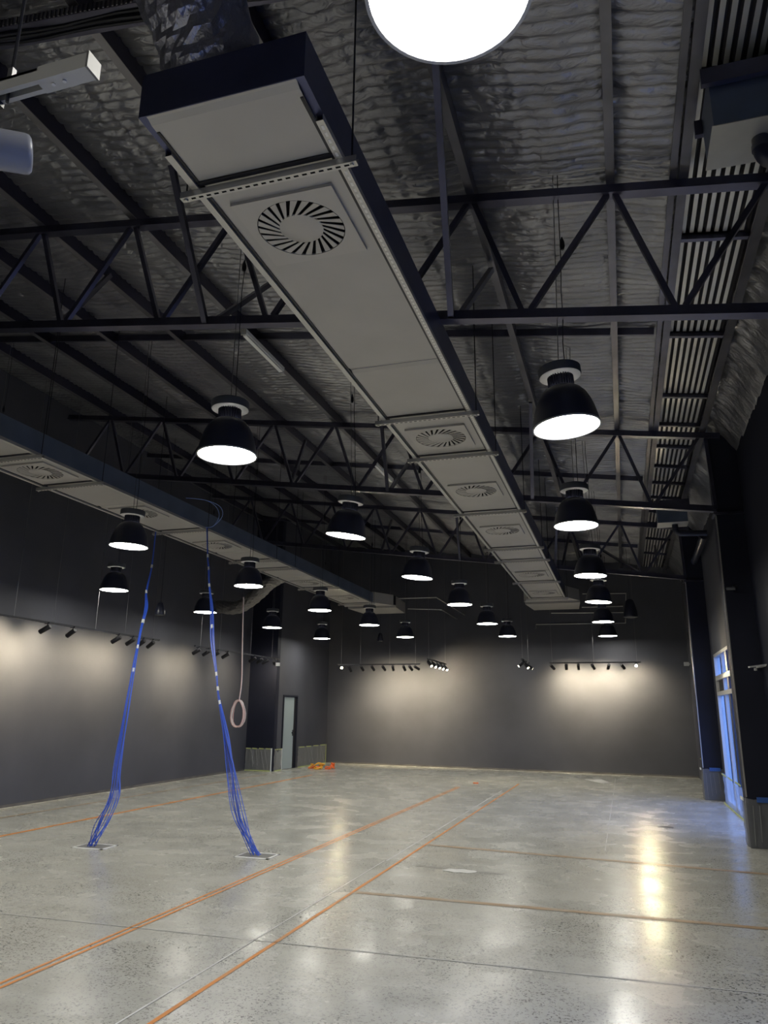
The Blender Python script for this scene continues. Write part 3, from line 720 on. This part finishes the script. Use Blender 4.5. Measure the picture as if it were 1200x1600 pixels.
t_ = thing('motion_sensor', (-9.24, 19.58, 2.93), 'small white sensor at the far end of the left wall track', 'sensor')
obj('sensor_body', MB().box(-.045, .045, -.045, .045, -.06, .03), WHITE, t_); obj('sensor_bracket', MB().box(-.015, .015, -.015, .015, .03, .118), BLACKM, t_)
ET = 22.4
track((-8.5, ET, Z), (-5.85, ET, Z), [.04, .28, .64, .95], 'left black lighting track hanging before the end wall')
track((-1.98, ET, Z), (.5, ET, Z), [.03, .5, .97], 'right black lighting track hanging before the end wall')
xs_ = [-7.71, -7.36, -7.01, -6.70, -6.35, -6.15, -5.97]
am = [(.1, 1, -.62), (.15, 1, -.62), (.2, 1, -.6), (-.12, 1, -.62), (.05, 1, -.65), (.3, 1, -.65), (.7, 1, -.5)]
pw = [85, 105, 95, 75, 60, 60, 150]
for k, x in enumerate(xs_):
    head(x, ET, Z, am[k], f'{ORD[k]} spotlight from the left in the row of seven before the end wall', 'spotlights before the end wall', pw[k], 112)
head(-8.37, ET, Z, (8.37, -22.2, -1.6), 'dazzling spotlight facing the camera, left of the end wall track', None, 26, 50, LENSF)
head(-8.12, ET, Z, (.3, .8, -1), 'dim spotlight just right of the dazzling left spotlight', None, 45, 100)
xs_ = [-1.92, -1.51, -1.17, -.78, -.34]
am = [(.6, 1, -.7), (-.05, 1, -.6), (-.05, 1, -.65), (.35, 1, -.6), (-.2, 1, -.6)]; pw = [55, 115, 80, 95, 105]
for k, x in enumerate(xs_):
    head(x, ET, Z, am[k], f'{ORD[k]} spotlight from the left in the row of five before the end wall', 'spotlights before the end wall', pw[k], 112)
head(.02, ET, Z, (.5, 1, -.65), 'dim spotlight just left of the dazzling right spotlight', None, 95, 110)
head(.40, ET, Z, (-.75, -22.2, -1.55), 'dazzling spotlight facing the camera, at the right end of the end wall track', None, 95, 50, LENSF)
# two short tracks seen end-on, heads lit towards us
track((-5.05, 20.2, Z), (-5.05, 22.5, Z), [.05, .95], 'short lighting track seen end-on, left of the middle of the end wall')
for k, y in enumerate((20.35, 20.85, 21.35, 21.8, 22.3)):
    head(-5.05, y, Z, (.75, -.55, -.85), f'{ORD[k]} spotlight from the near end of the end-on track left of middle', 'spotlights on the end-on track', 30, 60)
track((-2.55, 20.6, Z), (-2.55, 22.3, Z), [.1, .9], 'short lighting track seen end-on, right of the middle of the end wall')
for k, (y, a_) in enumerate(((20.8, (-.9, -.4, -.8)), (21.4, (.7, -.5, -.9)), (22.1, (.9, .2, -.7)))):
    head(-2.55, y, Z, a_, f'{ORD[k]} spotlight from the near end of the end-on track right of middle', 'spotlights on the end-on track', 30, 60)
# the near one at the left edge
t_ = thing('lighting_track', (-1.05, 1.11, 3.04), 'pale grey track end hanging close at the upper left edge', 'track')
mb = MB(); mb.box(-2.6, -.13, -.018, -.007, -.002, .034).box(-2.6, -.13, .007, .018, -.002, .034).box(-2.6, -.13, -.018, .018, .026, .034)
ob = obj('rail', mb, CAPG, t_)
obj('end_feed', MB().box(-.14, -.003, -.019, .019, -.004, .036), CAPG, t_)
obj('end_cap', MB().box(-.003, .003, -.021, .021, -.006, .038), ENDG, t_)
obj('screw', MB().tube([(-.075, .0, -.007), (-.075, 0, -.0035)], .0045, 10).tube([(-.105, .0, -.007), (-.105, 0, -.0035)], .0045, 10), WHITE, t_)
obj('drop_wire', MB().tube([(-.235, 0, -.02), (-.235, 0, zt(-1.3)+.2-3.04)], .004, 6), BLACKM, t_)
obj('wire_clip', MB().box(-.242, -.228, -.006, .006, .034, .075), WIREG, t_)
t_ = thing('track_spotlight', (-1.33, 1.11, 3.035), 'large grey cylinder spotlight close to the camera at upper left edge', 'spotlight')
obj('track_adapter', MB().box(-.05, .02, -.016, .016, -.012, .0).tube([(0, 0, -.012), (0, 0, -.03)], .014, 12), BLACKM, t_)
obj('stem', MB().tube([(0, 0, -.03), (0, 0, -.085)], .004, 8), WIREG, t_)
nd = Vector((.66, .72, .20)).normalized(); c0 = Vector((0, 0, -.128))
obj('lamp_head', MB().tube([c0-nd*.26, c0+nd*.085, c0+nd*.094, c0+nd*.098, c0+nd*.098], [.046, .046, .044, .039, .001], 40), mat('spot_grey_enamel', (.20, .21, .25), .35), t_, smooth=True)

# ================================================================ OTHER HANGING THINGS
def pendant_speaker(x, y, z, s_, label):
    t_ = thing('pendant_speaker', (x, y, z), label, 'speaker')
    obj('speaker_body', MB().lathe([(.03*s_, .24*s_), (.055*s_, .22*s_), (.085*s_, .1*s_), (.10*s_, 0), (.092*s_, -.015*s_)], 24), SHADE, t_, smooth=True)
    obj('speaker_grille', MB().lathe([(.0, -.02*s_), (.06*s_, -.022*s_), (.092*s_, -.012*s_)], 24), CAPD, t_, smooth=True)
    obj('suspension_wire', MB().tube([(0, 0, .24*s_), (0, 0, zt(x)+.2-z)], .004, 5), WIRE, t_)
pendant_speaker(-8.78, 13.0, 3.50, 1.0, 'unlit black bell pendant speaker above the left wall track')
pendant_speaker(-7.15, 22.5, 3.80, 1.0, 'small unlit dark pendant speaker above the end wall left track')
pendant_speaker(.33, 21.0, 4.18, 1.9, 'large unlit black pendant speaker near the end of the right lamp row')
def batten(y0, label):
    t_ = thing('batten_light', (-4.42, y0, 6.40), label, 'batten light', 'unlit white battens on the roof')
    obj('body', MB().box(-.035, .035, 0, 1.18, .02, .075), WHITEB, t_)
    obj('light_cover', MB().box(-.026, .026, .03, 1.15, -.012, .02), WHITEB, t_)
    obj('end_cap', MB().box(-.036, .036, -.012, 0, -.012, .076), CAPG, t_); obj('end_cap', MB().box(-.036, .036, 1.18, 1.192, -.012, .076), CAPG, t_)
batten(7.87, 'nearer white batten light fixed under a purlin beyond the nearest truss')
batten(13.43, 'farther white batten light fixed under a purlin beyond the middle truss')
t_ = thing('cable_tray', (0, 3.33, 0), 'ribbed black cable tray carrying cables across the roof at top left', 'cable tray')
za, zc = zt(-6)-.02, zt(-.4)-.02
obj('tray', MB().bar((-6, 0, za-.03), (-.4, 0, zc-.03), .16, .012).bar((-6, -.08, za), (-.4, -.08, zc), .008, .07).bar((-6, .08, za), (-.4, .08, zc), .008, .07), STEEL, t_)
mb = MB()
for i in range(150):
    x = -6+5.6*i/150; mb.bar((x, -.088, zt(x)-.05), (x, -.088, zt(x)+.012), .014, .006)
stuff(obj('tray_ribs', mb, PURL, t_))
for k, (dy, rr_) in enumerate(((-.03, .013), (.0, .016), (.035, .012))):
    pts = [(-6+5.6*i/24, dy+.012*math.sin(i*1.3+k), zt(-6+5.6*i/24)-.062-.008*math.sin(i*.9+k*2)) for i in range(25)]
    obj('cable', MB().tube(pts, rr_, 8), BLACKM, t_, smooth=True)
t_ = thing('security_camera', (1.45, 11.38, 3.36), 'small dark security camera on the near column', 'camera')
obj('camera_body', MB().tube([(.02, -.12, 0), (.13, -.16, -.01)], .024, 12), CAPD, t_, smooth=True); obj('bracket', MB().box(.10, .15, -.15, .02, .01, .03), BLACKM, t_)
t_ = thing('wall_bracket_light', (1.62, 11.4, 2.27), 'white bracket arm light on the near column at right edge', 'light fitting')
obj('arm', MB().bar((-.02, -.42, 0), (.22, -.36, .035), .05, .02), WHITE, t_); obj('lamp_knob', MB().tube([(.06, -.40, -.01), (.06, -.40, -.045)], .02, 12), CAPG, t_, smooth=True)
obj('back_plate', MB().box(.13, .19, -.40, .0, .01, .03), WHITE, t_)
t_ = thing('wall_sensor', (1.82, 22.6, 3.02), 'small white sensor high in the far right corner', 'sensor')
obj('sensor_body', MB().box(-.16, -.03, -.05, .05, -.05, .05), WHITE, t_); obj('sensor_mount', MB().box(-.03, 0, -.025, .025, -.02, .02), CAPG, t_)

# ================================================================ CABLE BUNDLES
def spline(P_, n):
    out = []
    for i in range(len(P_)-1):
        p0 = P_[max(i-1, 0)]; p1 = P_[i]; p2 = P_[i+1]; p3 = P_[min(i+2, len(P_)-1)]
        for j in range(n):
            t2 = j/n; out.append(.5*((2*p1)+(p2-p0)*t2+(2*p0-5*p1+4*p2-p3)*t2*t2+(3*p1-p0-3*p2+p3)*t2**3))
    return out+[P_[-1]]
def bundle(path, ncab, spread, label, seed, ties):
    P_ = [Vector(p) for p in path]; base = P_[-1].copy(); t_ = thing('cable_bundle', tuple(base), label, 'cables', 'blue cable bundles')
    g = random.Random(seed); N = len(P_)
    for c in range(ncab):
        a_ = g.uniform(0, 6.28); q = []
        for i, p in enumerate(P_):
            s_ = spread[i]; a_ += g.uniform(-.6, .6)
            q.append(p-base+Vector((math.cos(a_)*s_*g.uniform(.35, 1), math.sin(a_)*s_*.6*g.uniform(.3, 1), 0)))
        q[-1] = Vector((g.uniform(-.07, .07), g.uniform(-.05, .05), -.05)); 
        obj('cable', MB().tube(spline(q, 6), .0052, 6), BLUE if c % 4 else BLUED, t_, smooth=True)
    for i, f in ties:
        p = P_[i].lerp(P_[i+1], f)-base; d_ = (P_[i+1]-P_[i]).normalized(); r_ = min(.022, max(.016, spread[i]*.9))
        obj('tape_wrap', MB().tube([p-d_*.03, p+d_*.03], r_, 10), TIE, t_, smooth=True)
b1 = [(-7.36, 10.57, 4.55), (-7.16, 10.26, 3.89), (-7.07, 10.05, 3.44), (-6.96, 9.93, 3.17), (-6.90, 9.76, 2.80), (-6.76, 9.47, 2.17), (-6.58, 9.14, 1.46), (-6.43, 8.88, .90), (-6.33, 8.72, .56), (-6.35, 8.57, .24), (-6.44, 8.50, .0)]
bundle(b1, 11, [.008, .010, .014, .03, .016, .026, .05, .075, .10, .13, .05], 'left bundle of blue data cables hanging from the left duct to a floor box', 11, [(1, .0), (2, .0), (3, .6), (4, .4), (4, .95)])
b2 = [(-6.37, 10.55, 4.55), (-6.18, 10.32, 4.01), (-6.09, 10.23, 3.78), (-5.99, 10.11, 3.51), (-5.83, 9.96, 3.14), (-5.66, 9.75, 2.64), (-5.45, 9.55, 2.17), (-5.32, 9.42, 1.86), (-5.05, 9.20, 1.32), (-4.82, 9.0, .86), (-4.56, 8.80, .37), (-4.22, 8.66, .0)]
bundle(b2, 12, [.008, .010, .02, .012, .03, .045, .014, .014, .05, .09, .09, .05], 'right bundle of blue data cables hanging from the left duct to a floor box', 23, [(0, .97), (1, .9), (3, .0), (4, .6), (6, .1), (6, .75), (7, .2)])
# loop of slack over the duct edge belongs to the right bundle's feed
t_ = thing('cable_loop', (-6.42, 10.6, 4.56), 'slack loop of pale blue cable over the edge of the left duct', 'cable')
for k in (0, 1):
    q = [Vector(p) for p in ((-.02, .0, .02), (.10, .05, .04), (.20+.06*k, .05, .20), (.16+.07*k, .0, .36), (.0, -.1, .46), (-.2, -.35, .44))]
    obj('cable', MB().tube(spline(q, 6), .005, 6), mat('pale_blue_sheath', (.25, .38, .8), .35), t_, smooth=True)
def floorbox(x, y, label):
    t_ = thing('floor_box', (x, y, 0), label, 'floor box', 'floor cable boxes'); a_, b3 = .22, .17
    obj('box_well', MB().box(-a_+.02, a_-.02, -b3+.02, b3-.02, .0008, .004), mat('floor_box_dark_well', (.17, .17, .165), .6), t_)
    obj('white_edge', MB().box(-a_, a_, -b3, -b3+.04, .001, .007).box(-a_, a_, b3-.03, b3, .001, .007).box(-a_, -a_+.012, -b3, b3, .001, .007).box(a_-.03, a_, -b3, b3, .001, .007), WHITEB, t_)
floorbox(-6.38, 8.50, 'square floor box with white edge under the left blue cables')
floorbox(-4.24, 8.66, 'square floor box with white edge under the right blue cables')
# pink cable coil
t_ = thing('cable_coil', (-7.43, 14.0, 1.35), 'coiled loop of pink and pale cable hanging before the left wall', 'cable')
g = random.Random(8)
for c in range(7):
    q = []; rx_, rz_ = .15+g.uniform(-.02, .02), .255+g.uniform(-.015, .012); ox = g.uniform(-.01, .01)
    for i in range(21):
        a_ = math.pi/2+2*math.pi*i/20; q.append(Vector((ox+rx_*math.cos(a_)*(1-.18*math.sin(a_)), g.uniform(-.01, .01)+.012*c-.04, .24+rz_*math.sin(a_))))
    obj('cable', MB().tube(q, .0075, 6), PINK if c % 3 == 0 else PALE, t_, smooth=True)
for k in range(2):
    q = [Vector((.01*k, 0, .49)), Vector((.03+.012*k, 0, .9)), Vector((-.0+.01*k, 0, 1.6)), Vector((-.04+.01*k, 0, 2.6)), Vector((-.05, 0, 5.1))]
    obj('cable', MB().tube(spline(q[:4], 6), .0085, 6), PINK if k == 0 else PALE, t_, smooth=True)
obj('hanging_wire', MB().tube([(-.04, 0, 2.6), (-.05, 0, zt(-7.4)+.2-1.35)], .005, 5), WIRE, t_)

# ================================================================ PLASTIC SHEETS, BAG
def sheet(name, p0, p1, hgt, nrm, label, seed, sag=.02):
    p0 = Vector(p0); p1 = Vector(p1); n = Vector(nrm); t_ = thing(name, tuple(p0), label, 'plastic sheet'); d_ = p1-p0
    g = random.Random(seed); nu, nv = 24, 8; mb = MB()
    for j in range(nv+1):
        for i in range(nu+1):
            p = d_*i/nu+n*(.012+g.uniform(0, .022))+Vector((0, 0, .004+(hgt-sag*math.sin(math.pi*i/nu)**2)*j/nv)); mb.v.append(tuple(p))
    for j in range(nv):
        for i in range(nu): a_ = j*(nu+1)+i; mb.f.append((a_, a_+1, a_+nu+2, a_+nu+1))
    obj('film', mb, PLAST, t_, smooth=True)
    cm = MB()
    for k in range(7):
        u = g.uniform(.05, .9); v_ = u+g.uniform(-.05, .2); z0 = g.uniform(.02, .3)*hgt
        cm.bar(d_*u+n*.04+Vector((0, 0, hgt*.92)), d_*min(v_, .98)+n*.04+Vector((0, 0, z0)), .009, .004, n)
    obj('crease', cm, CREASE, t_)
    obj('tape_strip', MB().bar(n*.045+Vector((0, 0, .015)), d_+n*.045+Vector((0, 0, .015)), .004, .03), YTAPE, t_)
    for u in (.02, .26, .52, .78):
        obj('tape_strip', MB().bar(d_*u+n*.045+Vector((0, 0, hgt-.012)), d_*(u+.18)+n*.045+Vector((0, 0, hgt-.018)), .004, .03), YTAPE, t_)
    obj('tape_strip', MB().bar(d_+n*.045, d_+n*.045+Vector((0, 0, hgt)), .035, .006, n), TIE if seed % 2 else YTAPE, t_)
    return t_
sheet('plastic_sheet', (-10.44, 20.28, 0), (-9.62, 20.28, 0), .62, (0, -1, 0), 'clear plastic sheet taped to the dark wall foot left of the door', 3)
sheet('plastic_sheet', (-9.58, 20.3, 0), (-9.58, 20.75, 0), .6, (1, 0, 0), 'narrow plastic sheet folded round the corner next to the door', 7, .1)
sheet('plastic_sheet', (-9.58, 21.95, 0), (-9.58, 24.2, 0), .60, (1, 0, 0), 'long clear plastic sheet taped to the wall foot right of the door', 4)
sheet('plastic_sheet', (1.80, 21.5, 0), (1.80, 19.6, 0), .60, (-1, 0, 0), 'plastic sheet with yellow tape in the far right corner', 6)
sheet('plastic_sheet', (1.78, 16.8, 0), (1.78, 13.0, 0), .56, (-1, 0, 0), 'blue-lit plastic sheet across the foot of the right window', 9, .08)
t_ = thing('webbing_heap', (-8.75, 21.8, 0), 'crumpled heap of orange and yellow webbing on the floor by the far left sheet', 'webbing')
g = random.Random(2)
for k in range(9):
    cx, cy_ = g.uniform(-.32, .45), g.uniform(-.12, .12); q = [Vector((cx, cy_, .02))]
    for i in range(7): q.append(q[-1]+Vector((g.uniform(-.11, .11), g.uniform(-.08, .08), g.uniform(-.05, .06)))); q[-1].z = min(.17, max(.018, q[-1].z))
    obj('strap', MB().tube(spline(q, 4), .021, 6), ORANGE if k % 2 == 0 else YELLOW, t_, smooth=True)
